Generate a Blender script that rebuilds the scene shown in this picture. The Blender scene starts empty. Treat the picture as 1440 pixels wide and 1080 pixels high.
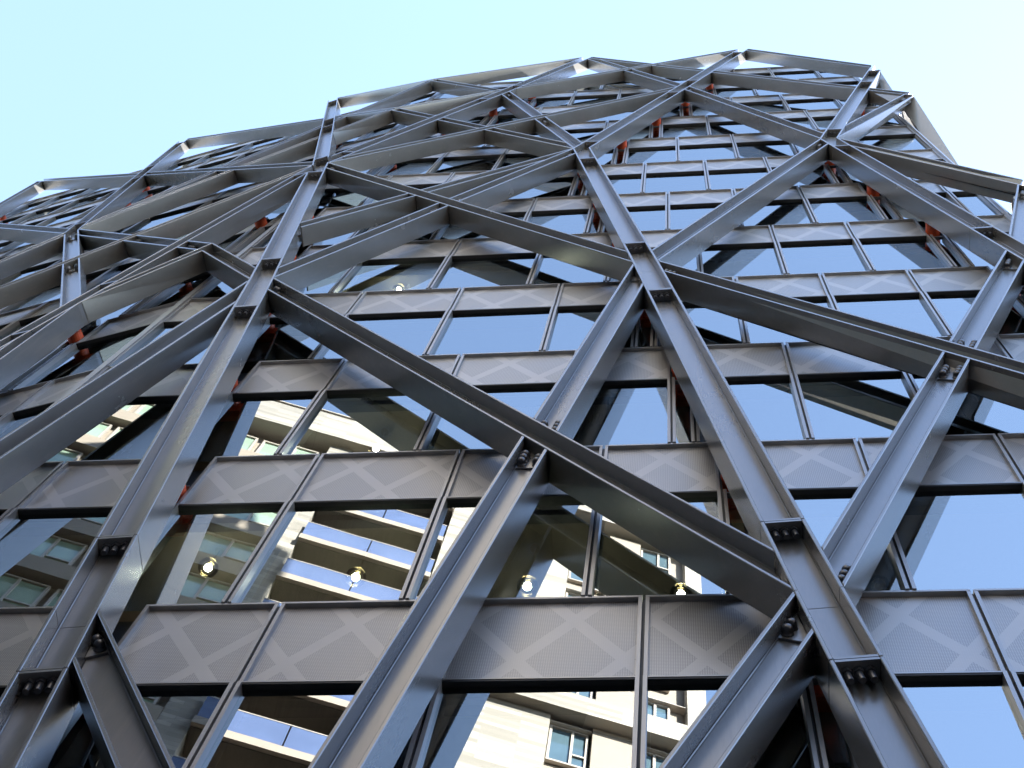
import bpy, math, random
from mathutils import Matrix, Vector
random.seed(7)
rad = math.radians
scene = bpy.context.scene
col = scene.collection

# ------------------------------------------------------------------ camera
EYE = 1.6
D = 5.565                                   # eye to cladding face, metres
RM = ((0.993444, -0.033786, -0.109214), (0.064041, 0.955833, 0.286847), (0.094699, -0.291961, 0.95173))
cam = bpy.data.cameras.new("camera")
cam.sensor_width = 36.0
cam.lens = 54.85
cam.clip_start = 0.05
cam.clip_end = 3000
cam_ob = bpy.data.objects.new("camera", cam)
col.objects.link(cam_ob)
m = Matrix(((RM[0][0], -RM[0][1], -RM[0][2], 0), (RM[1][0], -RM[1][1], -RM[1][2], 0), (RM[2][0], -RM[2][1], -RM[2][2], EYE), (0, 0, 0, 1)))
cam_ob.matrix_world = m
scene.camera = cam_ob

# ------------------------------------------------------------------ light
SUN = Vector((0.68, 0.46, 0.56)).normalized()      # towards the sun: behind the tower, past its right end
world = bpy.data.worlds.new("World")
scene.world = world
world.use_nodes = True
wn = world.node_tree.nodes
sky = wn.new("ShaderNodeTexSky")
sky.sky_type = 'NISHITA'
sky.sun_disc = False
sky.sun_elevation = math.asin(SUN.z)
sky.sun_rotation = math.atan2(SUN.x, SUN.y)
sky.air_density = 1.1
sky.dust_density = 0.3
sky.ozone_density = 5.0
wn["Background"].inputs["Strength"].default_value = 0.102
hs = wn.new("ShaderNodeHueSaturation")
hs.inputs["Saturation"].default_value = 0.84
hs.inputs["Hue"].default_value = 0.5
world.node_tree.links.new(sky.outputs[0], hs.inputs["Color"])
world.node_tree.links.new(hs.outputs[0], wn["Background"].inputs[0])
sun = bpy.data.lights.new("sun", 'SUN')
sun.energy = 4.3
sun.angle = rad(0.5)
sun.color = (1.0, 0.955, 0.88)
sun_ob = bpy.data.objects.new("sun", sun)
col.objects.link(sun_ob)
sun_ob.rotation_euler = (-SUN).to_track_quat('-Z', 'Y').to_euler()
vs = scene.view_settings
vs.view_transform = 'Standard'
vs.look = 'None'
vs.gamma = 1.0
vs.use_curve_mapping = False
vs.exposure = 2.98
scene.cycles.max_bounces = 10
scene.cycles.glossy_bounces = 6
scene.cycles.transparent_max_bounces = 12
scene.cycles.caustics_reflective = False

# ------------------------------------------------------------------ materials
def mat(name):
    mt = bpy.data.materials.new(name)
    mt.use_nodes = True
    nt = mt.node_tree
    return mt, nt, nt.nodes, nt.links, nt.nodes["Principled BSDF"]

def plain(name, color, rough=0.5, metal=0.0, vary=0.12, scale=3.0, bump=0.0, rv=0.1, stretch=(1, 1, 1)):
    mt, nt, N, L, P = mat(name)
    P.inputs["Metallic"].default_value = metal
    tc = N.new("ShaderNodeTexCoord")
    mp = N.new("ShaderNodeMapping")
    mp.inputs["Scale"].default_value = stretch
    L.new(tc.outputs["Object"], mp.inputs["Vector"])
    nz = N.new("ShaderNodeTexNoise")
    nz.inputs["Scale"].default_value = scale
    nz.inputs["Detail"].default_value = 6
    nz.inputs["Roughness"].default_value = 0.65
    L.new(mp.outputs[0], nz.inputs["Vector"])
    rp = N.new("ShaderNodeMapRange")
    rp.inputs["From Min"].default_value = 0.3
    rp.inputs["From Max"].default_value = 0.7
    rp.inputs["To Min"].default_value = 1 - vary
    rp.inputs["To Max"].default_value = 1 + vary
    L.new(nz.outputs["Fac"], rp.inputs["Value"])
    mx = N.new("ShaderNodeVectorMath")
    mx.operation = 'SCALE'
    mx.inputs[0].default_value = color
    L.new(rp.outputs[0], mx.inputs["Scale"])
    L.new(mx.outputs[0], P.inputs["Base Color"])
    r2 = N.new("ShaderNodeMapRange")
    r2.inputs["To Min"].default_value = max(0.02, rough - rv)
    r2.inputs["To Max"].default_value = rough + rv
    L.new(nz.outputs["Fac"], r2.inputs["Value"])
    L.new(r2.outputs[0], P.inputs["Roughness"])
    if bump:
        b = N.new("ShaderNodeBump")
        b.inputs["Strength"].default_value = bump
        b.inputs["Distance"].default_value = 0.01
        L.new(nz.outputs["Fac"], b.inputs["Height"])
        L.new(b.outputs[0], P.inputs["Normal"])
    return mt

def steel_material():
    mt, nt, N, L, P = mat("grey_painted_steel")
    tc = N.new("ShaderNodeTexCoord")
    oi = N.new("ShaderNodeObjectInfo")
    n1 = N.new("ShaderNodeTexNoise")
    n1.inputs["Scale"].default_value = 1.7
    n1.inputs["Detail"].default_value = 8
    n1.inputs["Roughness"].default_value = 0.6
    mp = N.new("ShaderNodeMapping")
    mp.inputs["Scale"].default_value = (1, 1, 0.35)
    L.new(tc.outputs["Object"], mp.inputs["Vector"])
    L.new(mp.outputs[0], n1.inputs["Vector"])
    n2 = N.new("ShaderNodeTexNoise")
    n2.inputs["Scale"].default_value = 90
    n2.inputs["Detail"].default_value = 3
    mp2 = N.new("ShaderNodeMapping")
    mp2.inputs["Scale"].default_value = (1, 1, 0.08)
    L.new(tc.outputs["Object"], mp2.inputs["Vector"])
    L.new(mp2.outputs[0], n2.inputs["Vector"])
    a = N.new("ShaderNodeMath"); a.operation = 'MULTIPLY_ADD'
    L.new(n1.outputs["Fac"], a.inputs[0]); a.inputs[1].default_value = 0.5
    b = N.new("ShaderNodeMath"); b.operation = 'MULTIPLY_ADD'
    L.new(n2.outputs["Fac"], b.inputs[0]); b.inputs[1].default_value = 0.16; b.inputs[2].default_value = 0.55
    L.new(b.outputs[0], a.inputs[2])
    c = N.new("ShaderNodeMath"); c.operation = 'MULTIPLY_ADD'
    L.new(oi.outputs["Random"], c.inputs[0]); c.inputs[1].default_value = 0.14; 
    L.new(a.outputs[0], c.inputs[2])
    v = N.new("ShaderNodeVectorMath"); v.operation = 'SCALE'
    v.inputs[0].default_value = STEEL
    L.new(c.outputs[0], v.inputs["Scale"])
    n3 = N.new("ShaderNodeTexNoise"); n3.inputs["Scale"].default_value = 1.0; n3.inputs["Detail"].default_value = 5
    mp3 = N.new("ShaderNodeMapping"); mp3.inputs["Scale"].default_value = (14, 14, 0.5)
    L.new(tc.outputs["Object"], mp3.inputs["Vector"]); L.new(mp3.outputs[0], n3.inputs["Vector"])
    st = N.new("ShaderNodeMapRange"); st.inputs["From Min"].default_value = 0.56; st.inputs["From Max"].default_value = 0.78
    st.inputs["To Max"].default_value = 0.35
    L.new(n3.outputs["Fac"], st.inputs["Value"])
    dust = N.new("ShaderNodeMix"); dust.data_type = 'RGBA'
    dust.inputs[7].default_value = (0.19, 0.175, 0.15, 1)
    L.new(v.outputs[0], dust.inputs[6]); L.new(st.outputs[0], dust.inputs[0])
    L.new(dust.outputs[2], P.inputs["Base Color"])
    P.inputs["Metallic"].default_value = 0.0
    P.inputs["IOR"].default_value = 2.25
    r = N.new("ShaderNodeMapRange")
    r.inputs["To Min"].default_value = 0.24; r.inputs["To Max"].default_value = 0.29
    L.new(n1.outputs["Fac"], r.inputs["Value"])
    L.new(r.outputs[0], P.inputs["Roughness"])
    bm = N.new("ShaderNodeBump"); bm.inputs["Strength"].default_value = 0.02; bm.inputs["Distance"].default_value = 0.003
    L.new(n2.outputs["Fac"], bm.inputs["Height"]); L.new(bm.outputs[0], P.inputs["Normal"])
    return mt

def lattice_material():
    """perforated cladding sheet: fine punched ribs, left plain along a printed lattice of crossing bands"""
    mt, nt, N, L, P = mat("perforated_cladding_sheet")
    tc = N.new("ShaderNodeTexCoord")
    oi = N.new("ShaderNodeObjectInfo")
    sx = N.new("ShaderNodeSeparateXYZ")
    L.new(tc.outputs["Object"], sx.inputs[0])
    def M(op, a, b=None, c=None):
        n = N.new("ShaderNodeMath"); n.operation = op
        for i, q in enumerate((a, b, c)):
            if q is None: continue
            if isinstance(q, (int, float)): n.inputs[i].default_value = q
            else: L.new(q, n.inputs[i])
        return n.outputs[0]
    xx = M('MULTIPLY_ADD', sx.outputs["X"], 1 / 0.86, oi.outputs["Random"])
    zz = M('MULTIPLY', sx.outputs["Z"], 1 / 1.42)
    def band(q):
        return M('ABSOLUTE', M('SUBTRACT', M('FRACT', q), 0.5))
    u = band(M('ADD', M('ADD', xx, zz), 0.23))
    v = band(M('ADD', M('SUBTRACT', xx, zz), 0.77))
    inb = M('LESS_THAN', M('MINIMUM', u, v), 0.085)
    w = N.new("ShaderNodeTexWave"); w.wave_type = 'BANDS'; w.bands_direction = 'X'
    w.inputs["Scale"].default_value = 17.0; w.inputs["Distortion"].default_value = 0
    L.new(tc.outputs["Object"], w.inputs["Vector"])
    w2 = N.new("ShaderNodeTexWave"); w2.wave_type = 'BANDS'; w2.bands_direction = 'Z'
    w2.inputs["Scale"].default_value = 13.0
    L.new(tc.outputs["Object"], w2.inputs["Vector"])
    holes = M('LESS_THAN', M('MULTIPLY', w.outputs["Fac"], w2.outputs["Fac"]), 0.30)
    nz = N.new("ShaderNodeTexNoise"); nz.inputs["Scale"].default_value = 1.1; nz.inputs["Detail"].default_value = 7
    L.new(tc.outputs["Object"], nz.inputs["Vector"])
    # bands stay plain sheet, the rest is punched
    punch = M('MULTIPLY', holes, M('SUBTRACT', 1.0, M('MULTIPLY', inb, 0.82)))
    mix = N.new("ShaderNodeMix"); mix.data_type = 'RGBA'
    mix.inputs[6].default_value = (0.33, 0.315, 0.295, 1)
    mix.inputs[7].default_value = (0.125, 0.12, 0.114, 1)
    L.new(punch, mix.inputs[0])
    sc = N.new("ShaderNodeVectorMath"); sc.operation = 'SCALE'
    L.new(mix.outputs[2], sc.inputs[0])
    L.new(M('MULTIPLY_ADD', nz.outputs["Fac"], 0.5, 0.75), sc.inputs["Scale"])
    L.new(sc.outputs[0], P.inputs["Base Color"])
    P.inputs["Metallic"].default_value = 0.0
    P.inputs["IOR"].default_value = 2.5
    L.new(M('MULTIPLY_ADD', nz.outputs["Fac"], 0.22, 0.26), P.inputs["Roughness"])
    bm = N.new("ShaderNodeBump"); bm.inputs["Strength"].default_value = 0.25; bm.inputs["Distance"].default_value = 0.003
    L.new(M('SUBTRACT', 1.0, punch), bm.inputs["Height"]); L.new(bm.outputs[0], P.inputs["Normal"])
    return mt

def glass_material(name, ior, tint, refl=(0.93, 0.96, 1.0), wave=0.0):
    mt = bpy.data.materials.new(name)
    mt.use_nodes = True
    N = mt.node_tree.nodes; L = mt.node_tree.links
    N.remove(N["Principled BSDF"])
    out = N["Material Output"]
    fr = N.new("ShaderNodeFresnel"); fr.inputs["IOR"].default_value = ior
    tr = N.new("ShaderNodeBsdfTransparent"); tr.inputs["Color"].default_value = (*tint, 1)
    gl = N.new("ShaderNodeBsdfGlossy"); gl.inputs["Color"].default_value = (*refl, 1); gl.inputs["Roughness"].default_value = 0.0
    mx = N.new("ShaderNodeMixShader")
    if wave:
        tc = N.new("ShaderNodeTexCoord")
        nz = N.new("ShaderNodeTexNoise"); nz.inputs["Scale"].default_value = 0.9; nz.inputs["Detail"].default_value = 1
        L.new(tc.outputs["Object"], nz.inputs["Vector"])
        bm = N.new("ShaderNodeBump"); bm.inputs["Strength"].default_value = wave; bm.inputs["Distance"].default_value = 0.01
        L.new(nz.outputs["Fac"], bm.inputs["Height"])
        L.new(bm.outputs[0], gl.inputs["Normal"])
    L.new(fr.outputs[0], mx.inputs[0]); L.new(tr.outputs[0], mx.inputs[1]); L.new(gl.outputs[0], mx.inputs[2])
    L.new(mx.outputs[0], out.inputs["Surface"])
    return mt

def clear_material():
    mt = bpy.data.materials.new("clear_glass_edge")
    mt.use_nodes = True
    N = mt.node_tree.nodes; L = mt.node_tree.links
    N.remove(N["Principled BSDF"])
    tr = N.new("ShaderNodeBsdfTransparent"); tr.inputs["Color"].default_value = (0.93, 0.98, 0.95, 1)
    L.new(tr.outputs[0], N["Material Output"].inputs["Surface"])
    return mt

def emit_material(name, color, strength):
    mt, nt, N, L, P = mat(name)
    P.inputs["Base Color"].default_value = (*color, 1)
    P.inputs["Emission Color"].default_value = (*color, 1)
    P.inputs["Emission Strength"].default_value = strength
    return mt

def board_material():
    """cream cladding laid in long horizontal courses of slightly different tone"""
    mt, nt, N, L, P = mat("cream_cladding_courses")
    tc = N.new("ShaderNodeTexCoord")
    bk = N.new("ShaderNodeTexBrick")
    bk.inputs["Color1"].default_value = (0.36, 0.325, 0.28, 1)
    bk.inputs["Color2"].default_value = (0.2, 0.178, 0.15, 1)
    bk.inputs["Mortar"].default_value = (0.2, 0.18, 0.155, 1)
    bk.inputs["Scale"].default_value = 1.0
    bk.inputs["Mortar Size"].default_value = 0.006
    bk.inputs["Brick Width"].default_value = 2.6
    bk.inputs["Row Height"].default_value = 0.17
    bk.offset = 0.37
    mp = N.new("ShaderNodeMapping"); mp.inputs["Rotation"].default_value = (rad(90), 0, 0)
    L.new(tc.outputs["Object"], mp.inputs["Vector"])
    L.new(mp.outputs[0], bk.inputs["Vector"])
    L.new(bk.outputs["Color"], P.inputs["Base Color"])
    P.inputs["Roughness"].default_value = 0.7
    return mt

STEEL = (0.135, 0.131, 0.125)
STEELM = steel_material()
BOLTM = plain("dark_bolt_steel", (0.11, 0.11, 0.115), 0.3, 0.7, 0.2, 30)
RED = plain("red_primer_steel", (0.85, 0.13, 0.045), 0.45, 0.0, 0.15, 6)
FRAME = plain("bronze_grey_aluminium", (0.19, 0.18, 0.17), 0.32, 0.0, 0.12, 4, rv=0.08)
FRAME.node_tree.nodes["Principled BSDF"].inputs["IOR"].default_value = 2.8
BLACK = plain("black_gasket", (0.012, 0.012, 0.013), 0.55, 0.0, 0.2, 8)
DARKP = plain("dark_recess_panel", (0.045, 0.045, 0.048), 0.4, 0.4, 0.2, 3)
LATT = lattice_material()
GLASS = glass_material("coated_window_glass", 6.4, (0.56, 0.64, 0.58), refl=(0.93, 1.0, 1.0), wave=0.022)
CLEAR = clear_material()
CEIL = plain("warm_ceiling_board", (0.26, 0.22, 0.17), 0.8, 0, 0.25, 1.5)
WALLI = plain("dark_core_wall", (0.12, 0.13, 0.12), 0.8, 0, 0.2, 1)
BRASS = plain("aged_brass", (0.24, 0.17, 0.08), 0.45, 0.9, 0.15, 8)
BULB = emit_material("lit_bulb", (1.0, 0.91, 0.76), 24.0)
GLOBE = glass_material("clear_globe", 1.45, (0.97, 0.97, 0.95))
BOARD = board_material()
BEIGE = plain("beige_render_panel", (0.26, 0.215, 0.17), 0.7, 0, 0.06, 1.2)
SLABE = plain("pale_pink_concrete", (0.28, 0.235, 0.195), 0.7, 0, 0.08, 2)
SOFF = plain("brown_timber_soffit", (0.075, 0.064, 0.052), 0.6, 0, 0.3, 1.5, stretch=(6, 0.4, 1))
WGLASS = plain("pale_green_window", (0.30, 0.40, 0.31), 0.06, 0.15, 0.15, 0.6, rv=0.02)
DGLASS = plain("blue_dark_window", (0.10, 0.16, 0.20), 0.05, 0.3, 0.25, 0.5, rv=0.02)
BALU = plain("blue_balustrade_glass", (0.09, 0.125, 0.24), 0.25, 0.0, 0.15, 0.7, rv=0.03)
WFRAME = plain("taupe_window_frame", (0.42, 0.37, 0.32), 0.45, 0.2, 0.08, 2)
ASPH = plain("asphalt", (0.05, 0.05, 0.052), 0.9, 0, 0.3, 30, 0.3)
PAVE = plain("pavement_slab", (0.13, 0.125, 0.12), 0.85, 0, 0.15, 8, 0.1)
ROOFM = plain("roof_membrane", (0.18, 0.18, 0.18), 0.9)

# ------------------------------------------------------------------ mesh helpers
class MB:
    def __init__(s): s.v = []; s.f = []; s.m = []
    def box(s, x0, x1, y0, y1, z0, z1, mi=0):
        b = len(s.v)
        s.v += [(x0, y0, z0), (x1, y0, z0), (x1, y1, z0), (x0, y1, z0), (x0, y0, z1), (x1, y0, z1), (x1, y1, z1), (x0, y1, z1)]
        for q in ((0, 3, 2, 1), (4, 5, 6, 7), (0, 1, 5, 4), (1, 2, 6, 5), (2, 3, 7, 6), (3, 0, 4, 7)):
            s.f.append(tuple(b + i for i in q)); s.m.append(mi)
    def prism(s, lo, hi, mi=0):
        """lo, hi: matching 3-D rings"""
        n = len(lo); b = len(s.v)
        s.v += [tuple(p) for p in lo] + [tuple(p) for p in hi]
        s.f.append(tuple(b + n - 1 - i for i in range(n))); s.m.append(mi)
        s.f.append(tuple(b + n + i for i in range(n))); s.m.append(mi)
        for i in range(n):
            j = (i + 1) % n
            s.f.append((b + i, b + j, b + n + j, b + n + i)); s.m.append(mi)
    def lathe(s, prof, seg=12, mi=0, axis='z', at=(0, 0, 0)):
        """prof: list of (r, h) along the axis, closed with caps"""
        b = len(s.v)
        for r, h in prof:
            for k in range(seg):
                a = 2 * math.pi * k / seg
                p = (r * math.cos(a), r * math.sin(a), h)
                if axis == 'y': p = (p[0], p[2], -p[1])
                s.v.append((p[0] + at[0], p[1] + at[1], p[2] + at[2]))
        for i in range(len(prof) - 1):
            for k in range(seg):
                k2 = (k + 1) % seg
                s.f.append((b + i * seg + k, b + i * seg + k2, b + (i + 1) * seg + k2, b + (i + 1) * seg + k)); s.m.append(mi)
        s.f.append(tuple(b + seg - 1 - k for k in range(seg))); s.m.append(mi)
        e = b + (len(prof) - 1) * seg
        s.f.append(tuple(e + k for k in range(seg))); s.m.append(mi)
    def mesh(s, name, mats, smooth=False):
        me = bpy.data.meshes.new(name)
        me.from_pydata(s.v, [], s.f)
        for q in mats: me.materials.append(q)
        me.polygons.foreach_set("material_index", s.m)
        if smooth: me.polygons.foreach_set("use_smooth", [True] * len(s.f))
        me.update()
        return me

def link(name, me, parent=None, mw=None):
    o = bpy.data.objects.new(name, me)
    col.objects.link(o)
    if parent is not None:
        o.parent = parent
        o.matrix_parent_inverse = Matrix.Translation(-OFFS.get(parent.name, Vector((0, 0, 0)))) if parent.name in OFFS else Matrix()
    if mw is not None: o.matrix_basis = mw
    return o
OFFS = {}
def thing(name, label, cat, loc, group=None):
    o = bpy.data.objects.new(name, None)
    col.objects.link(o)
    o.location = loc
    o.empty_display_size = 0.5
    OFFS[o.name] = Vector(loc)
    o["label"] = label; o["category"] = cat
    if group: o["group"] = group
    return o
def structure(name, mb, mats):
    o = link(name, mb.mesh(name, mats)); o["kind"] = "structure"; return o

def bevel(o, w=0.004):
    b = o.modifiers.new("edge", 'BEVEL')
    b.width = w; b.segments = 1; b.limit_method = 'ANGLE'; b.angle_limit = rad(40)

# ------------------------------------------------------------------ building planes
TH = rad(12.0); PH = rad(64.0)
XG, XC = -7.9, 5.75                         # cladding corner lines, left and right, on the front face
FD = 0.53                                   # cladding face to front edges of the frame
XF = XG - FD * math.tan(TH / 2)             # frame corner lines
XR = 6.08
E2 = Vector((-math.cos(TH), math.sin(TH), 0)); NL = Vector((-math.sin(TH), -math.cos(TH), 0))
E3 = Vector((math.cos(PH), math.sin(PH), 0)); NR = Vector((math.sin(PH), -math.cos(PH), 0))
def pt(pl, u, z, d):
    """point on a face: u along it, z above the eye, d metres proud of the cladding"""
    if pl == 'F':
        if abs(u - XF) < 1e-5: u = XG - d * math.tan(TH / 2)
        elif abs(u - XR) < 1e-5: u = XC + (XR - XC) / FD * d
        return Vector((u, D - d, z + EYE))
    if pl == 'L':
        if abs(u) < 1e-5: return Vector((XG - d * math.tan(TH / 2), D - d, z + EYE))
        p = Vector((XF, D - FD, 0)) + E2 * u + NL * (d - FD)
    else:
        if abs(u) < 1e-5: return Vector((XC + (XR - XC) / FD * d, D - d, z + EYE))
        p = Vector((XR, D - FD, 0)) + E3 * u + NR * (d - FD)
    p.z = z + EYE
    return p
NRM = {'F': Vector((0, -1, 0)), 'L': NL, 'R': NR}

# ------------------------------------------------------------------ ground
g = MB(); g.box(-400, 400, -400, 400, -0.5, 0)
structure("road", g, [ASPH])
g = MB(); g.box(-30, 30, -2.5, 5.2, 0.004, 0.13)
structure("pavement", g, [PAVE])

# ------------------------------------------------------------------ office tower
FLOOR = 3.9
Z0 = 12.147
SPH = 1.47
def zt(n): return Z0 + FLOOR * n
NMIN, NMAX = -1, 11

tower = thing("office_tower", "tall glazed office tower with dark patterned cladding bands behind the steel frame", "building", (-1.0, D + 6, 0))

plan = [Vector((XG + 0.02, D + 0.34, 0)), Vector((XC - 0.2, D + 0.34, 0)), Vector((XC - 0.2, D + 0.34, 0)) + E3 * 13,
        Vector((XC - 0.2, D + 0.34, 0)) + E3 * 13 + Vector((-14, 6, 0)), Vector((XG + 0.02, D + 0.34, 0)) + E2 * 18 + Vector((2, 10, 0)), Vector((XG + 0.02, D + 0.34, 0)) + E2 * 17.8]
def slab(name, z0, z1, m, inset=0.0):
    b = MB()
    lo = [Vector((p.x, p.y + inset, z0 + EYE)) for p in plan]; hi = [Vector((p.x, p.y + inset, z1 + EYE)) for p in plan]
    b.prism(lo, hi)
    return link(name, b.mesh(name, [m]), tower)
for n in range(NMIN, NMAX + 1):
    slab("floor_slab", zt(n) - 1.36, zt(n) - 0.55, CEIL)
slab("base_storey", -EYE + 0.14, zt(NMIN - 1) - 0.2, DARKP, 0.2)
slab("roof", zt(NMAX) - 0.3, zt(NMAX) + 0.25, ROOFM)
# core wall and end walls
b = MB(); b.box(-14, 8, D + 9, D + 9.3, 0.2, zt(NMAX) + 0.5)
link("core_wall", b.mesh("core_wall", [WALLI]), tower)
def wall_strip(name, a, c, z0, z1, m, t=0.25):
    dirv = (c - a).normalized(); nn = Vector((-dirv.y, dirv.x, 0)) * t
    b = MB()
    ring = [a, c, c + nn, a + nn]
    b.prism([Vector((p.x, p.y, z0 + EYE)) for p in ring], [Vector((p.x, p.y, z1 + EYE)) for p in ring])
    return link(name, b.mesh(name, [m]), tower)
wall_strip("side_wall", Vector((XC, D, 0)) + E3 * 0.06, Vector((XC, D, 0)) + E3 * 13, zt(NMIN - 1), zt(NMAX), DARKP)
wall_strip("end_wall", Vector((XG, D, 0)) + E2 * 18.05 + Vector((2.1, 10, 0)), Vector((XG, D, 0)) + E2 * 18.05, zt(NMIN - 1), zt(NMAX), DARKP)

_cache = {}
def panel_mesh(w):
    k = ('p', round(w, 3))
    if k not in _cache:
        b = MB(); r = 0.032; g_ = 0.014
        x0, x1 = g_, w - g_
        b.box(x0, x1, 0, 0.09, SPH - r, SPH)                 # top rim
        b.box(x0, x1, 0, 0.09, 0.0, 0.02)                   # bottom lip
        b.box(x0, x0 + r, 0.002, 0.09, 0.02, SPH - r)       # side rims
        b.box(x1 - r, x1, 0.002, 0.09, 0.02, SPH - r)
        b.box(x0 + 0.004, x1 - 0.004, 0.006, 0.15, -0.022, -0.001, 1)   # black shadow gap under the panel
        _cache[k] = b.mesh("spandrel_panel", [FRAME, BLACK])
    return _cache[k]
def infill_mesh(w):
    k = ('i', round(w, 3))
    if k not in _cache:
        b = MB(); r = 0.032; g_ = 0.014
        b.box(g_ + r, w - g_ - r, 0.048, 0.058, 0.02, SPH - r)
        _cache[k] = b.mesh("perforated_sheet", [LATT])
    return _cache[k]
GH = FLOOR - SPH
def pane_mesh(w):
    k = ('g', round(w, 3))
    if k not in _cache:
        b = MB()
        b.box(0.02, w - 0.02, 0.058, 0.074, -GH + 0.004, -0.023)
        b.m[2] = 0
        b.m = [1, 1, 0, 1, 1, 1]
        _cache[k] = b.mesh("window_pane", [GLASS, CLEAR])
    return _cache[k]
def mullion_mesh():
    if 'm' not in _cache:
        b = MB()
        b.box(-0.046, -0.013, -0.014, 0.09, -GH + 0.003, -0.002)
        b.box(0.013, 0.046, -0.014, 0.09, -GH + 0.003, -0.002)
        b.box(-0.07, 0.07, 0.091, 0.2, -GH + 0.003, -0.002, 1)
        b.box(-0.0125, 0.0125, 0.035, 0.0895, -GH + 0.003, SPH - 0.02, 1)
        _cache['m'] = b.mesh("mullion", [FRAME, BLACK])
    return _cache['m']
def recess_mesh(w):
    k = ('r', round(w, 3))
    if k not in _cache:
        b = MB()
        b.box(0.0, w, 0.16, 0.2, 0.0, SPH)
        b.box(0.012, w - 0.012, 0.03, 0.16, 0.0, 0.03, 1)
        b.box(0.03, w - 0.03, 0.03, 0.16, 0.62, 0.64, 1)
        _cache[k] = b.mesh("recess_panel", [DARKP, FRAME])
    return _cache[k]
def tube_mesh():
    if 't' not in _cache:
        b = MB()
        b.lathe([(0.125, -0.20), (0.125, 0.155)], 20, 0, 'y')
        b.box(-0.15, 0.15, -0.345, -0.2, -0.16, 0.16)
        _cache['t'] = b.mesh("red_bracket", [RED])
    return _cache['t']

def lerp_nodes(nodes, z):
    for (xa, za), (xb, zb) in zip(nodes, nodes[1:]):
        if za <= z <= zb: return xa + (xb - xa) * (z - za) / (zb - za)
    return None
N1 = (XF, 34.45); N2 = (-2.08, 34.75); N3 = (3.3, 34.35)
Q1 = (-6.34, 22.75); Q2 = (-0.5, 22.8); Q3 = (4.85, 22.6)
P1 = (-4.86, 10.95); P2 = (0.97, 11.05)
N4 = (0.28, 46.0); N5 = (-3.05, 57.2); N6 = (2.5, 56.9); N7 = (-5.08, 47.3)
R48 = (XR, 48.4); R41 = (XR, 41.4); R28 = (XR, 27.75)
K1 = (XF, 44.3); K2 = (XF, 52.1); K3 = (XF, 25.4)
GAPS_F = [[(-3.24, -1.6), P1, Q1, (XF, 34.45), N7, N5, (-3.0, 60)], [(2.6, -1.6), P2, Q2, N2, N4, N6, (3, 60)], [(XR, 13.7), Q3, N3, R48]]
L0 = (0.0, 34.45); NL1 = (1.55, 22.9); NL2 = (6.1, 34.35); NL3 = (16.3, 56.8); NL4 = (10.6, 57.2); NL5 = (4.5, 56.6)
GAPS_L = [[(4.2, 5.0), NL1, L0, NL5, (5, 60)], [(9.5, 5), (7.7, 22.9), NL2, NL4, (11, 60)], [(15.5, 5), (13.6, 22.9), (12.1, 34.4), NL3, (17, 60)]]

GW = 0.26
def bay(a, c, first_gap, last_gap):
    """split one bay into units, left to right"""
    w = c - a
    if w < 0.3: return [(a, c)]
    if first_gap and last_gap:
        k = max(1, round((w - 2.44) / 1.46))
        if w < 3.2:
            k = max(1, round(w / 1.46)); return [(a + w * i / k, a + w * (i + 1) / k) for i in range(k)]
        mid = (w - 2.44) / k
        e = [a, a + 1.22] + [a + 1.22 + mid * (i + 1) for i in range(k)] + [c]
    elif first_gap:                           # run to the corner on the right
        e = [a]; x = a + 1.22
        while x < c - 0.45: e.append(x); x += 1.45
        e.append(c)
    else:                                     # run from the corner on the left
        e = [c]; x = c - 1.46
        while x > a + 0.45: e.append(x); x -= 1.46
        e.append(a); e = e[::-1]
    return list(zip(e, e[1:]))

def face_units(gaps, lo, hi, n):
    z = zt(n) - 1.0
    cs = sorted(x for x in (lerp_nodes(gp, z) for gp in gaps) if x is not None and lo + GW < x < hi - GW)
    out = []; prev = lo; pg = False
    for c in cs:
        for q in bay(prev, c - GW / 2, pg, True) if (pg) else bay(prev, c - GW / 2, False, True): out.append((*q, False))
        out.append((c - GW / 2, c + GW / 2, True)); prev = c + GW / 2; pg = True
    for q in bay(prev, hi, pg, False): out.append((*q, False))
    return out

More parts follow.
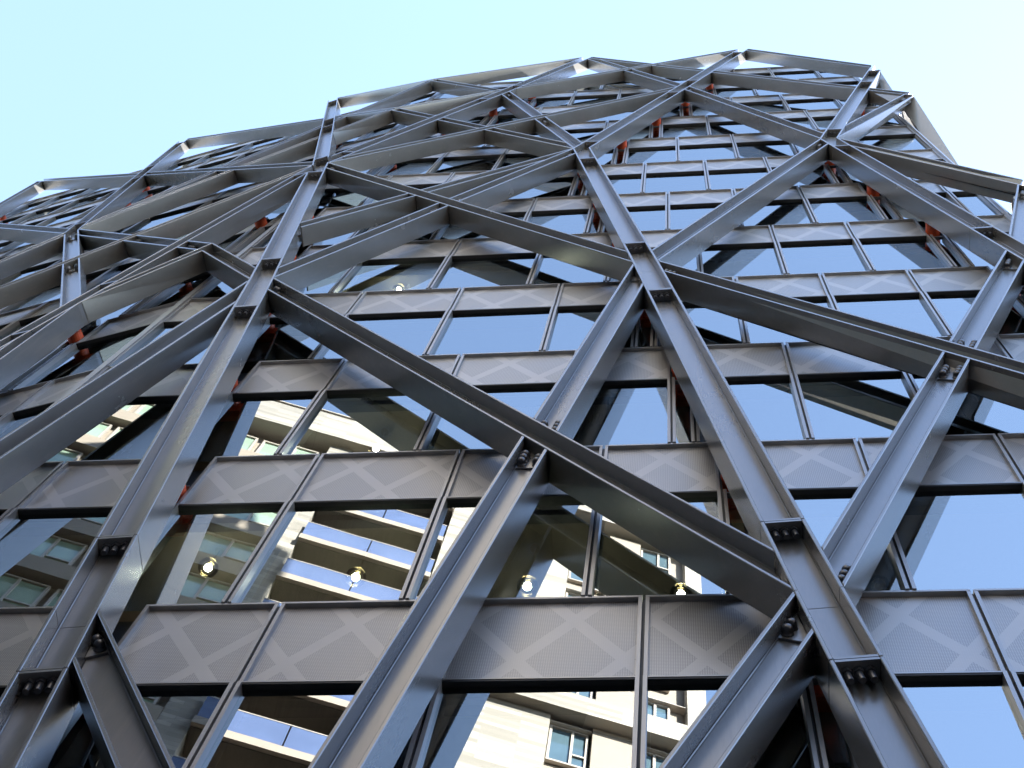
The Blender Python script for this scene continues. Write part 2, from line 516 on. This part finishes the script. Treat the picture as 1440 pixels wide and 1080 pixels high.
def place_face(pl):
    for n in range(NMIN, NMAX + 1):
        zb = zt(n) - SPH + EYE
        if pl == 'F':
            units = face_units(GAPS_F, XG + 0.03, XC - 0.03, n)
            mk = lambda x: Matrix.Translation((x, D, zb))
        else:
            # along the left face measure x = -u, so that it still runs left to right
            gaps = [[(-u, z) for u, z in gp] for gp in GAPS_L]
            units = face_units(gaps, -17.6, -0.03, n)
            base = Vector((XG, D, 0))
            mk = lambda x: Matrix.Translation(base - E2 * x + Vector((0, 0, zb))) @ Matrix.Rotation(-TH, 4, 'Z')
        edges = set()
        for a, c, gap in units:
            w = c - a
            if gap:
                link("recess_panel", recess_mesh(w), tower, mk(a))
                if 0 <= n <= NMAX - 1:
                    link("red_bracket", tube_mesh(), tower, mk((a + c) / 2) @ Matrix.Translation((0, 0.0, SPH - 1.05)))
            else:
                p = link("spandrel_panel", panel_mesh(w), tower, mk(a))
                link("perforated_sheet", infill_mesh(w), p)
            tilt = Matrix.Rotation(rad(random.gauss(0, 0.10)), 4, 'Z') @ Matrix.Rotation(rad(random.gauss(0, 0.07)), 4, 'X')
            c0 = Matrix.Translation((w / 2, 0.066, -GH / 2))
            link("window_pane", pane_mesh(w), tower, mk(a) @ c0 @ tilt @ c0.inverted())
            edges.add(round(a, 4)); edges.add(round(c, 4))
        for e in sorted(edges):
            link("mullion", mullion_mesh(), tower, mk(e))
        # dark backing behind the cladding seams
        b = MB(); lo = units[0][0]; hi = units[-1][1]
        b.box(0, hi - lo, 0.205, 0.30, -0.03, SPH - 0.01)
        link("spandrel_backing", b.mesh("spandrel_backing", [BLACK]), tower, mk(lo))
place_face('F')
place_face('L')
# parapet caps and corner posts
for pl, a, c in (('F', XG, XC), ('L', 0, 17.6)):
    b = MB()
    if pl == 'F':
        b.box(XG, XC, D - 0.02, D + 0.35, zt(NMAX) + 0.004 + EYE, zt(NMAX) + 0.09 + EYE)
        link("parapet_cap", b.mesh("parapet_cap", [FRAME]), tower)
    else:
        b.box(-17.6, 0.0, -0.02, 0.35, 0.004, 0.09)
        link("parapet_cap", b.mesh("parapet_cap", [FRAME]), tower, Matrix.Translation((XG, D, zt(NMAX) + EYE)) @ Matrix.Rotation(-TH, 4, 'Z'))
for x, r in ((XG, TH / 2), (XC, -PH / 2)):
    b = MB(); b.box(-0.05, 0.05, -0.03, 0.18, zt(NMIN - 1) + EYE, zt(NMAX) + EYE - 0.01)
    link("corner_post", b.mesh("corner_post", [FRAME]), tower, Matrix.Translation((x, D, 0)) @ Matrix.Rotation(-r, 4, 'Z'))

# ------------------------------------------------------------------ steel exoskeleton
frame = thing("steel_exoskeleton", "dark grey steel diagrid frame of bolted beams standing outside the glazed tower", "steel frame", (-1.0, D - 0.35, 0))

WC, WB, TF = 0.383, 0.345, 0.034
DF, DB = 0.53, 0.17
WEB = 0.352
class Mem:
    def __init__(s, pl, a, b, pri, w, name):
        s.pl = pl; s.a = Vector(a); s.b = Vector(b); s.pri = pri; s.w = w; s.name = name
        s.clips = []; s.t0 = 0.0; s.t1 = (s.b - s.a).length
        s.dir = (s.b - s.a).normalized(); s.n = Vector((-s.dir.y, s.dir.x))
        s.full = s.t1; s.plates = []; s.splice = []
    def at(s, t): return s.a + s.dir * t
mems = []
def chain(pl, pts, name, w=WC, pri=0, splices=()):
    seg = []
    for a, c in zip(pts, pts[1:]):
        mm = Mem(pl, a, c, pri, w, name); mems.append(mm); seg.append(mm)
    for m0, m1 in zip(seg, seg[1:]):
        bis = (m0.dir + m1.dir).normalized()
        m0.clips.append((m0.b, bis)); m1.clips.append((m0.b, -bis))
        m0.t1 += 0.3; m1.t0 -= 0.3
        m0.joint1 = True; m1.joint0 = True
    for z in splices:
        for mm in seg:
            z0, z1 = sorted((mm.a.y, mm.b.y))
            if z0 + 0.2 < z < z1 - 0.2: mm.splice.append((z - mm.a.y) / mm.dir.y)
    return seg
def brace(pl, a, c, name, pri=2, w=WB):
    mm = Mem(pl, a, c, pri, w, name); mems.append(mm); return mm

SP = [9.9, 12.45, 21.0, 24.2, 33.2, 35.7, 44.7, 47.5, 55.8]
chain('F', [(-3.24, -1.5), P1, Q1, N1], "C1", splices=SP)
chain('L', [L0, NL5], "C1u", splices=[35.6, 44.6, 47.2, 55.6])
chain('F', [(2.6, -1.5), P2, Q2, N2, N4, N6], "C2", splices=SP)
chain('F', [(XR, 13.7), Q3, N3, R48], "C3", splices=SP)
chain('F', [N1, N7, N5], "B9a", w=WC, splices=[36.0, 45.6, 48.8])
chain('L', [L0, NL1, (3.6, 8.0)], "M4", splices=[33.2, 24.2, 21.4])
chain('L', [NL2, NL4], "M8", splices=[35.7, 45.0, 48.2, 56])
# front face braces
brace('F', P1, (2.19, -1.5), "B0")
brace('F', (-3.49, -1.5), Q2, "B1")
brace('F', K3, Q1, "B2a", 1); brace('F', Q1, P2, "B2", 1)
brace('F', Q2, N3, "B3")
brace('F', Q2, (XR, 13.1), "B4", 1)
brace('F', P2, Q3, "B5"); brace('F', (-4.0, -1.5), P2, "B6")
brace('F', N1, Q2, "B7", 1)
brace('F', Q1, N2, "B8b"); brace('F', (-6.66, 27.1), N2, "B8a")
brace('F', N1, N4, "B9b", 1)
brace('F', N7, N2, "D2")
brace('F', K1, N2, "B12"); brace('F', K2, N7, "B10")
brace('F', K1, N6, "B11", 1)
brace('F', K2, N5, "B13", 1)
brace('F', N4, N3, "B14"); brace('F', N5, N4, "B15")
brace('F', N5, R41, "B16", 1.5); brace('F', N6, R48, "B17", 1)
brace('F', N3, R41, "B18"); brace('F', N3, R28, "B19"); brace('F', Q3, R28, "C4")
brace('F', Q1, (XF, 8.2), "M1")
# left face braces
brace('L', K3 and (0, 25.4), NL1, "M2"); brace('L', NL1, (1.0, 8.0), "M3")
brace('L', L0, (6.2, 25.4), "M5", 1)
brace('L', (0, 44.3), NL2, "M6"); brace('L', (0, 52.1), NL2, "M11")
brace('L', L0, NL3, "M7", 1); brace('L', NL4, (0, 44.3), "M9", 1.5)
brace('L', NL5, (0, 52.1), "M10", 1)
brace('L', NL2, NL1, "M12"); brace('L', NL2, (0, 25.4), "M13")
brace('L', NL2, (14.4, 46.0), "M14", 1); brace('L', NL2, (9.0, 25.5), "M15")
brace('L', NL3, (13.2, 41.0), "M16")
# right end face, turned away from the street
brace('R', (0, 48.4), (2.9, 57.0), "R1", 1); brace('R', (0, 48.4), (5.8, 36.5), "R2")
brace('R', (0, 41.4), (3.2, 48.0), "R3", 1); brace('R', (0, 41.4), (4.0, 34.4), "R4")
brace('R', (0, 27.75), (4.0, 34.4), "R5", 1); brace('R', (0, 27.75), (3.2, 22.6), "R6")

def inter(m0, m1):
    d0, d1 = m0.dir, m1.dir
    det = d0.x * (-d1.y) + d1.x * d0.y
    if abs(det) < 1e-6: return None
    r = m1.a - m0.a
    t = (r.x * (-d1.y) + d1.x * r.y) / det
    s = (d0.x * r.y - d0.y * r.x) / det
    return t, s
pieces = []
for k, mm in enumerate(mems): mm.key = (mm.pri, k)
def meet(mm, o):
    if o is mm or o.pl != mm.pl or o.name == mm.name or not (o.key < mm.key): return None
    q = inter(mm, o)
    if q is None: return None
    t, s = q
    if -0.35 < s < o.full + 0.35 and -0.9 < t < mm.full + 0.9: return t, s
    return None
def add_clip(p, o, mid):
    sgn = 1 if (mid - o.a).dot(o.n) > 0 else -1
    p.clips.append((o.a + o.n * sgn * (o.w / 2 + 0.004), -o.n * sgn))
def end_clips(p, ends, bdir, mid):
    """clip one end of a piece by the members next to it on either side, out of all that meet there"""
    cand = []
    for t, s, o in ends:
        for d, room in ((o.dir, o.full - s), (-o.dir, s)):
            if room > 0.6:
                ang = math.atan2(bdir.x * d.y - bdir.y * d.x, bdir.dot(d))
                cand.append((ang, o))
    pos = sorted((c for c in cand if c[0] >= 0), key=lambda c: c[0])[:1]
    neg = sorted((c for c in cand if c[0] < 0), key=lambda c: -c[0])[:1]
    use = [c for c in pos + neg if abs(c[0]) < rad(115)]
    if not use and cand: use = [min(cand, key=lambda c: abs(abs(c[0]) - math.pi / 2))]
    for a, o in use: add_clip(p, o, mid)
    return bool(use)
for mm in mems:
    cuts = []
    for o in mems:
        q = meet(mm, o)
        if q: cuts.append((q[0], q[1], o))
    cuts.sort(key=lambda c: c[0])
    inner = [c for c in cuts if 0.8 < c[0] < mm.full - 0.8] if mm.pri else []
    e0 = [c for c in cuts if c[0] <= 0.8]; e1 = [c for c in cuts if c[0] >= mm.full - 0.8]
    bounds = [0.0] + [c[0] for c in inner] + [mm.full]
    nb = len(bounds) - 1
    for i in range(nb):
        if mm.pri == 0: p = mm
        else:
            p = Mem(mm.pl, mm.a, mm.b, mm.pri, mm.w, mm.name)
            p.t0, p.t1 = bounds[i] - 0.25, bounds[i + 1] + 0.25
        mid = p.at((bounds[i] + bounds[i + 1]) / 2)
        if i > 0: add_clip(p, inner[i - 1][2], mid); p.plates.append((bounds[i], 1))
        if i < nb - 1: add_clip(p, inner[i][2], mid); p.plates.append((bounds[i + 1], -1))
        if i == 0 and e0 and end_clips(p, e0, mm.dir, mid): p.plates.append((0.0, 1))
        if i == nb - 1 and e1 and end_clips(p, e1, -mm.dir, mid): p.plates.append((mm.full, -1))
        pieces.append(p)

def clip_poly(poly, P, n):
    """keep the part of a convex polygon with (q-P).n <= 0"""
    out = []
    for i in range(len(poly)):
        a, c = poly[i], poly[(i + 1) % len(poly)]
        da, dc = (a - P).dot(n), (c - P).dot(n)
        if da <= 0: out.append(a)
        if (da < 0 < dc) or (dc < 0 < da): out.append(a + (c - a) * (da / (da - dc)))
    return out
def face_clips(pl):
    if pl == 'F': return [(Vector((XF, 0)), Vector((-1, 0))), (Vector((XR, 0)), Vector((1, 0)))]
    return [(Vector((0, 0)), Vector((-1, 0)))]
def strip(p, t0, t1, s0, s1, clips):
    poly = [p.at(t0) + p.n * s0, p.at(t1) + p.n * s0, p.at(t1) + p.n * s1, p.at(t0) + p.n * s1]
    for P, n in clips + face_clips(p.pl):
        poly = clip_poly(poly, P, n)
        if len(poly) < 3: return None
    for q in poly:                                  # snap to the corner lines
        if p.pl == 'F' and abs(q.x - XF) < 1e-4: q.x = XF
        if p.pl == 'F' and abs(q.x - XR) < 1e-4: q.x = XR
        if p.pl != 'F' and abs(q.x) < 1e-4: q.x = 0.0
    res = [poly[0]]
    for q in poly[1:]:
        if (q - res[-1]).length > 1e-4: res.append(q)
    if (res[0] - res[-1]).length < 1e-4: res.pop()
    return res if len(res) > 2 else None
def extr(b, p, poly, d0, d1, mi=0):
    lo = [pt(p.pl, q.x, q.y, d0) for q in poly]; hi = [pt(p.pl, q.x, q.y, d1) for q in poly]
    b.prism(lo, hi, mi)

# bolts
bm_ = MB(); bm_.lathe([(0.041, 0.0), (0.041, -0.038)], 6); bm_.lathe([(0.026, -0.038), (0.026, -0.14)], 12)
HEX = bm_.mesh("hex_bolt", [BOLTM])
bm_ = MB(); bm_.lathe([(0.024, 0.0), (0.024, 0.07)], 10)
STUB = bm_.mesh("bolt_end", [BOLTM])
bm_ = MB(); bm_.lathe([(0.05, 0), (0.05, 0.008), (0.044, 0.009), (0.044, 0.04), (0.041, 0.057), (0.032, 0.072), (0.017, 0.081), (0.003, 0.083)], 12)
DOME = bm_.mesh("dome_nut", [BOLTM], smooth=True)
bolts = []                                          # (distance, mesh, matrix, beam)
def add_bolt(me, pos, zaxis, xaxis, beam):
    z = zaxis.normalized(); x = (xaxis - z * xaxis.dot(z)).normalized(); y = z.cross(x)
    M = Matrix((x, y, z)).transposed().to_4x4(); M.translation = pos
    bolts.append(((pos - Vector((0, 0, EYE))).length, me, M, beam))
def dirs(p):
    q0 = pt(p.pl, p.at(1.0).x, p.at(1.0).y, 0.4); q1 = pt(p.pl, p.at(1.5).x, p.at(1.5).y, 0.4)
    ax = (q1 - q0).normalized()
    return ax, NRM[p.pl]

def build_beam(p, t0, t1, clips, gap0=False, gap1=False):
    b = MB(); h = p.w / 2
    for s0, s1 in ((h - TF, h), (-h, -h + TF)):
        poly = strip(p, t0, t1, s0, s1, clips)
        if poly: extr(b, p, poly, DB, DF)
    poly = strip(p, t0, t1, -h + TF - 0.003, h - TF + 0.003, clips)
    if poly: extr(b, p, poly, WEB - 0.013, WEB + 0.013)
    for s0, s1 in ((h - TF - 0.013, h - TF + 0.002), (-h + TF - 0.002, -h + TF + 0.013)):     # fillet welds
        poly = strip(p, t0, t1, s0, s1, clips)
        if poly: extr(b, p, poly, WEB + 0.012, WEB + 0.024)
    if not b.v: return None
    o = link("steel_beam", b.mesh("steel_beam", [STEELM]), frame)
    bevel(o, 0.006)
    return o

for p in pieces:
    ax, nr = dirs(p)
    if p.pri == 0:
        cuts = sorted(p.splice)
        bounds = [p.t0] + cuts + [p.t1]
        for i in range(len(bounds) - 1):
            a = bounds[i] + (0.005 if i > 0 else 0); c = bounds[i + 1] - (0.005 if i < len(bounds) - 2 else 0)
            o = build_beam(p, a, c, p.clips)
            if o is None: continue
            if p.dir.y < 0: lowend = (i < len(bounds) - 2, c, -1)
            up = ax if ax.z > 0 else -ax
            for is_cut, t, inward in ((i > 0, a, 1), (i < len(bounds) - 2, c, -1)):
                if not is_cut: continue
                # end plate between the flanges, welded inside this length
                b = MB()
                ta, tb = sorted((t, t + inward * 0.032))
                poly = strip(p, ta, tb, -p.w / 2 + TF + 0.002, p.w / 2 - TF - 0.002, p.clips)
                if poly:
                    extr(b, p, poly, WEB + 0.0135, DF - 0.003)
                    extr(b, p, poly, DB + 0.003, WEB - 0.0135)
                    e = link("end_plate", b.mesh("end_plate", [STEELM]), o)
                    at_low_end = ((ax * inward).z > 0)          # plate at the bottom of this length
                    face = t + inward * 0.033
                    for k in (-1, 0, 1):
                        q = p.at(face) + p.n * (k * 0.082)
                        pos = pt(p.pl, q.x, q.y, 0.445)
                        if at_low_end: add_bolt(STUB, pos, up, nr, o)
                        else: add_bolt(HEX, pos, up, nr, o)
        continue
    o = build_beam(p, p.t0, p.t1, p.clips)
    if o is None: continue
    if p.t1 - p.t0 < 1.6: continue
    for t, sg in p.plates:
        LP = 0.62 + 0.1 * random.random()
        ta, tb = sorted((t - sg * 0.3, t + sg * LP))
        # splice plate lying on the web
        poly = strip(p, ta, tb, -p.w / 2 + TF + 0.016, p.w / 2 - TF - 0.016, p.clips)
        if not poly: continue
        b = MB(); extr(b, p, poly, WEB + 0.0135, WEB + 0.036)
        link("splice_plate", b.mesh("splice_plate", [STEELM]), o)
        for k in range(3):
            for s in (-1, 1):
                q = p.at(t + sg * (LP - 0.075 - 0.1 * k)) + p.n * s * (p.w / 2 - TF - 0.062)
                if any((q - P).dot(n) > -0.05 for P, n in p.clips + face_clips(p.pl)): continue
                add_bolt(DOME, pt(p.pl, q.x, q.y, WEB + 0.0365), nr, ax, o)
bolts.sort(key=lambda q: q[0])
cnt = {}
rest = MB()
for dist, me, M, beam in bolts:
    k = me.name
    cnt[k] = cnt.get(k, 0) + 1
    if cnt[k] <= (280 if me is DOME else 150):
        link(k, me, beam, M)
    else:
        base = len(rest.v)
        rest.v += [tuple(M @ v.co) for v in me.vertices]
        for f in me.polygons: rest.f.append(tuple(base + i for i in f.vertices)); rest.m.append(0)
if rest.v:
    o = link("far_bolts", rest.mesh("far_bolts", [BOLTM]), frame); o["kind"] = "stuff"

# ------------------------------------------------------------------ pendant lamps inside
lm = MB(); lm.lathe([(0.004, 0.0), (0.022, 0.006), (0.036, 0.022), (0.041, 0.042), (0.036, 0.064), (0.022, 0.08), (0.012, 0.085)], 16)
BULBM = lm.mesh("bulb", [BULB], True)
def sphere_prof(r, n=10): return [(max(0.002, r * math.sin(math.pi * i / n)), -r * math.cos(math.pi * i / n)) for i in range(n + 1)]
lm = MB(); lm.lathe(sphere_prof(0.105), 24); GLM = lm.mesh("glass_globe", [GLOBE], True)
lm = MB(); lm.lathe([(0.03, 0.1), (0.034, 0.12), (0.03, 0.19), (0.012, 0.2)], 14); CAPM = lm.mesh("brass_cap", [BRASS], True)
PEND = [(-3.3, 0.5, 14.05, 1, True, "lit globe pendant lamp reflected over by balconies behind a lower window"),
        (-1.56, 0.5, 13.75, 1, True, "lit globe pendant lamp left of the mullion beneath the long diagonal beam"),
        (-0.09, 0.5, 13.5, 1, True, "lit globe pendant lamp beside the reflected cream cladding under the beam end"),
        (-4.86, 0.45, 14.25, 1, True, "lit globe pendant lamp beside the steel column in a lower window"),
        (-3.8, 0.5, 17.95, 2, True, "lit globe pendant lamp in front of the reflected roof edge one floor up"),
        (-4.86, 0.4, 26.1, 4, True, "small lit globe pendant lamp in a high window under the crossing beams"),
        (1.74, 0.5, 13.6, 1, False, "unlit brass pendant lamp behind the window right of the bolted column")]
for x, dy, z, n, lit, lab in PEND:
    ctop = zt(n) - 1.36
    t = thing("pendant_lamp", lab, "lamp", (x, D + 0.116 + dy, z + EYE), "pendant lamps inside the tower")
    def sub(nm, me): 
        o = bpy.data.objects.new(nm, me); col.objects.link(o); o.parent = t; return o
    bulb = BULBM
    if not lit:
        b = MB(); b.v = [tuple(v.co) for v in BULBM.vertices]; b.f = [tuple(f.vertices) for f in BULBM.polygons]; b.m = [0] * len(b.f)
        bulb = b.mesh("bulb", [BRASS], True)
    o = sub("bulb", bulb); o.location = (0, 0, -0.05)
    sub("glass_globe", GLM); sub("brass_cap", CAPM)
    b = MB(); hgt = max(0.02, ctop - z - 0.19)
    b.lathe([(0.006, 0.19), (0.006, 0.19 + hgt)], 8); b.lathe([(0.05, 0.175 + hgt), (0.05, 0.19 + hgt)], 16)
    sub("cord", b.mesh("cord", [BRASS]))

# ------------------------------------------------------------------ apartment block across the street
PSI = rad(19.0)
opp = thing("apartment_block", "tall cream clad apartment block with balconies seen mirrored in the windows", "building", (-2.0, D + 0.1 - 15.0, 0))
opp.rotation_euler = (0, 0, -PSI)
def ob(name, b, mats, par=None):
    o = bpy.data.objects.new(name, b.mesh(name, mats)); col.objects.link(o); o.parent = par or opp; return o
ZR = 52.0 + EYE
FH = 2.72
S0, S1 = -30.0, 2.5
SB0, SB1 = -10.0, -5.9                       # balcony bay
b = MB(); b.box(S0, SB0 - 0.75, -12, -0.35, 0, ZR - 2.0); ob("wall", b, [BEIGE])
b = MB(); b.box(SB0 - 0.75, SB0, -12, 0.0, 0, ZR - 2.0); ob("wall", b, [BOARD])
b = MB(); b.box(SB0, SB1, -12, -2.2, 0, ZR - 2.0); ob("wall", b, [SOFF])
b = MB(); b.box(SB1, -1.85, -12, 0.0, 0, ZR - 2.0); ob("wall", b, [BOARD])
b = MB(); b.box(-1.85, 1.95, -12, -0.30, 0, ZR - 2.0); ob("wall", b, [BEIGE])
b = MB(); b.box(1.95, S1, -12, 0.0, 0, ZR - 2.0); ob("wall", b, [BOARD])
b = MB(); b.box(S0, S1 + 0.01, -12, 0.32, ZR - 2.0, ZR); ob("parapet", b, [BOARD])
b = MB(); b.box(S0, S1 + 0.06, -12.05, 0.38, ZR + 0.002, ZR + 0.07); ob("coping", b, [WFRAME])
b = MB(); b.box(SB1 + 0.01, S1 + 0.01, -0.29, 0.30, 36.35 + EYE, 37.25 + EYE); ob("string_course", b, [BOARD])
b = MB(); b.box(SB1 + 0.01, S1 + 0.01, -0.29, 0.30, 25.5 + EYE, 26.4 + EYE); ob("string_course", b, [BOARD])
ktop = 16
_wc = {}
def window_obj(s0, s1, z0, z1, y, gm, casement):
    k = (round(s1 - s0, 3), round(z1 - z0, 3), gm.name, casement)
    w, h = s1 - s0, z1 - z0
    if k not in _wc:
        f = MB(); t = 0.07
        f.box(0, w, -0.02, 0.09, 0, t); f.box(0, w, -0.02, 0.09, h - t, h)
        f.box(0, t, -0.02, 0.088, t, h - t); f.box(w - t, w, -0.02, 0.088, t, h - t)
        if casement:
            f.box(w * 0.56, w * 0.56 + t, -0.02, 0.086, t, h - t)
            f.box(w * 0.56 + t, w - t, -0.02, 0.084, h * 0.3, h * 0.3 + t)
        p = MB(); p.box(t, w - t, 0.0, 0.03, t, h - t)
        _wc[k] = (f.mesh("window", [WFRAME]), p.mesh("pane", [gm]))
    fm, pm = _wc[k]
    o = bpy.data.objects.new("window", fm); col.objects.link(o); o.parent = opp; o.location = (s0, y, z0)
    q = bpy.data.objects.new("pane", pm); col.objects.link(q); q.parent = o
for k in range(ktop):
    zf = ZR - 2.0 - FH * (k + 1)             # floor level of storey k from the top
    # window strips on the left wing, with projecting bands between
    b = MB(); b.box(S0, SB0 - 0.76, -0.34, 0.02, zf - 0.35, zf + 0.42); ob("floor_band", b, [BEIGE])
    s = SB0 - 0.95 - 2.0
    j = 0
    while s > -24:
        window_obj(s, s + 1.9, zf + 0.46, zf + FH - 0.5, -0.3, WGLASS, j % 2 == 0)
        s -= 2.1; j += 1
    # balconies
    b = MB(); b.box(SB0 + 0.02, SB1 - 0.02, -2.18, 0.22, zf - 0.14, zf + 0.16); bal = ob("balcony", b, [SLABE])
    b = MB(); b.box(SB0 + 0.03, SB1 - 0.03, -2.17, 0.10, zf - 0.17, zf - 0.142); ob("soffit", b, [SOFF], bal)
    b = MB()
    b.box(SB0 + 0.05, (SB0 + SB1) / 2 - 0.02, 0.14, 0.17, zf + 0.165, zf + 1.15)
    b.box((SB0 + SB1) / 2 + 0.02, SB1 - 0.05, 0.14, 0.17, zf + 0.165, zf + 1.15)
    ob("balustrade", b, [BALU], bal)
    b = MB(); b.box(SB0 + 0.04, SB1 - 0.04, 0.13, 0.18, zf + 1.152, zf + 1.19); ob("handrail", b, [WFRAME], bal)
    # right wing: paired windows between beige panels
    window_obj(-1.8, -0.75, zf + 0.75, zf + FH - 0.25, -0.26, DGLASS, True)
    window_obj(0.45, 1.5, zf + 0.75, zf + FH - 0.25, -0.26, DGLASS, True)
    b = MB(); b.box(-0.68, 0.4, -0.29, -0.05, zf - 0.2, zf + FH - 0.25); ob("render_panel", b, [BEIGE])
    b = MB(); b.box(-1.83, 1.93, -0.29, -0.06, zf - 0.16 - 0.08, zf - 0.21); ob("floor_joint", b, [WFRAME])

# ------------------------------------------------------------------ unseen brick blocks added to shade the street and beam undersides
BRICK = plain("dark_brown_brick", (0.13, 0.085, 0.065), 0.85, 0, 0.25, 12)
def add_shade_block(label, x0, x1, y0, y1, h):
    t = thing("shade_block", label, "building", ((x0 + x1) / 2, (y0 + y1) / 2, 0))
    cx, cy = (x0 + x1) / 2, (y0 + y1) / 2
    def sub(nm, b, mats):
        o = bpy.data.objects.new(nm, b.mesh(nm, mats)); col.objects.link(o); o.parent = t
    b = MB(); b.box(x0 - cx, x1 - cx, y0 - cy, y1 - cy, 0, h); sub("wall", b, [BRICK])
    b = MB(); b.box(x0 - cx - 0.2, x1 - cx + 0.2, y0 - cy - 0.2, y1 - cy + 0.2, h + 0.003, h + 0.5); sub("parapet", b, [WFRAME])
    wm = MB(); wm.box(-0.75, 0.75, -0.05, 0.05, 0, 1.9); wmesh = wm.mesh("window", [DGLASS])
    z = 1.5
    while z < h - 2.4:
        x = x0 + 1.6
        while x < x1 - 1:
            for yy in (y0, y1):
                o = bpy.data.objects.new("window", wmesh); col.objects.link(o); o.parent = t; o.location = (x - cx, yy - cy, z)
            x += 3.2
        z += 3.4
add_shade_block("unseen tall brick block added right of the tower to shade the street", 18, 48, 7, 24, 35)  # added sun blocker for the ground and the lower apartment front
add_shade_block("unseen brick block added next to the apartment block to cut low skylight", 5, 42, -34, -15, 23)  # added out of view, keeps horizon light off the beam sides
add_shade_block("brown brick block closing the street past the tower's folded left face", -62, -36, -6, 22, 26)  # added out of view, darkens the left end of the street
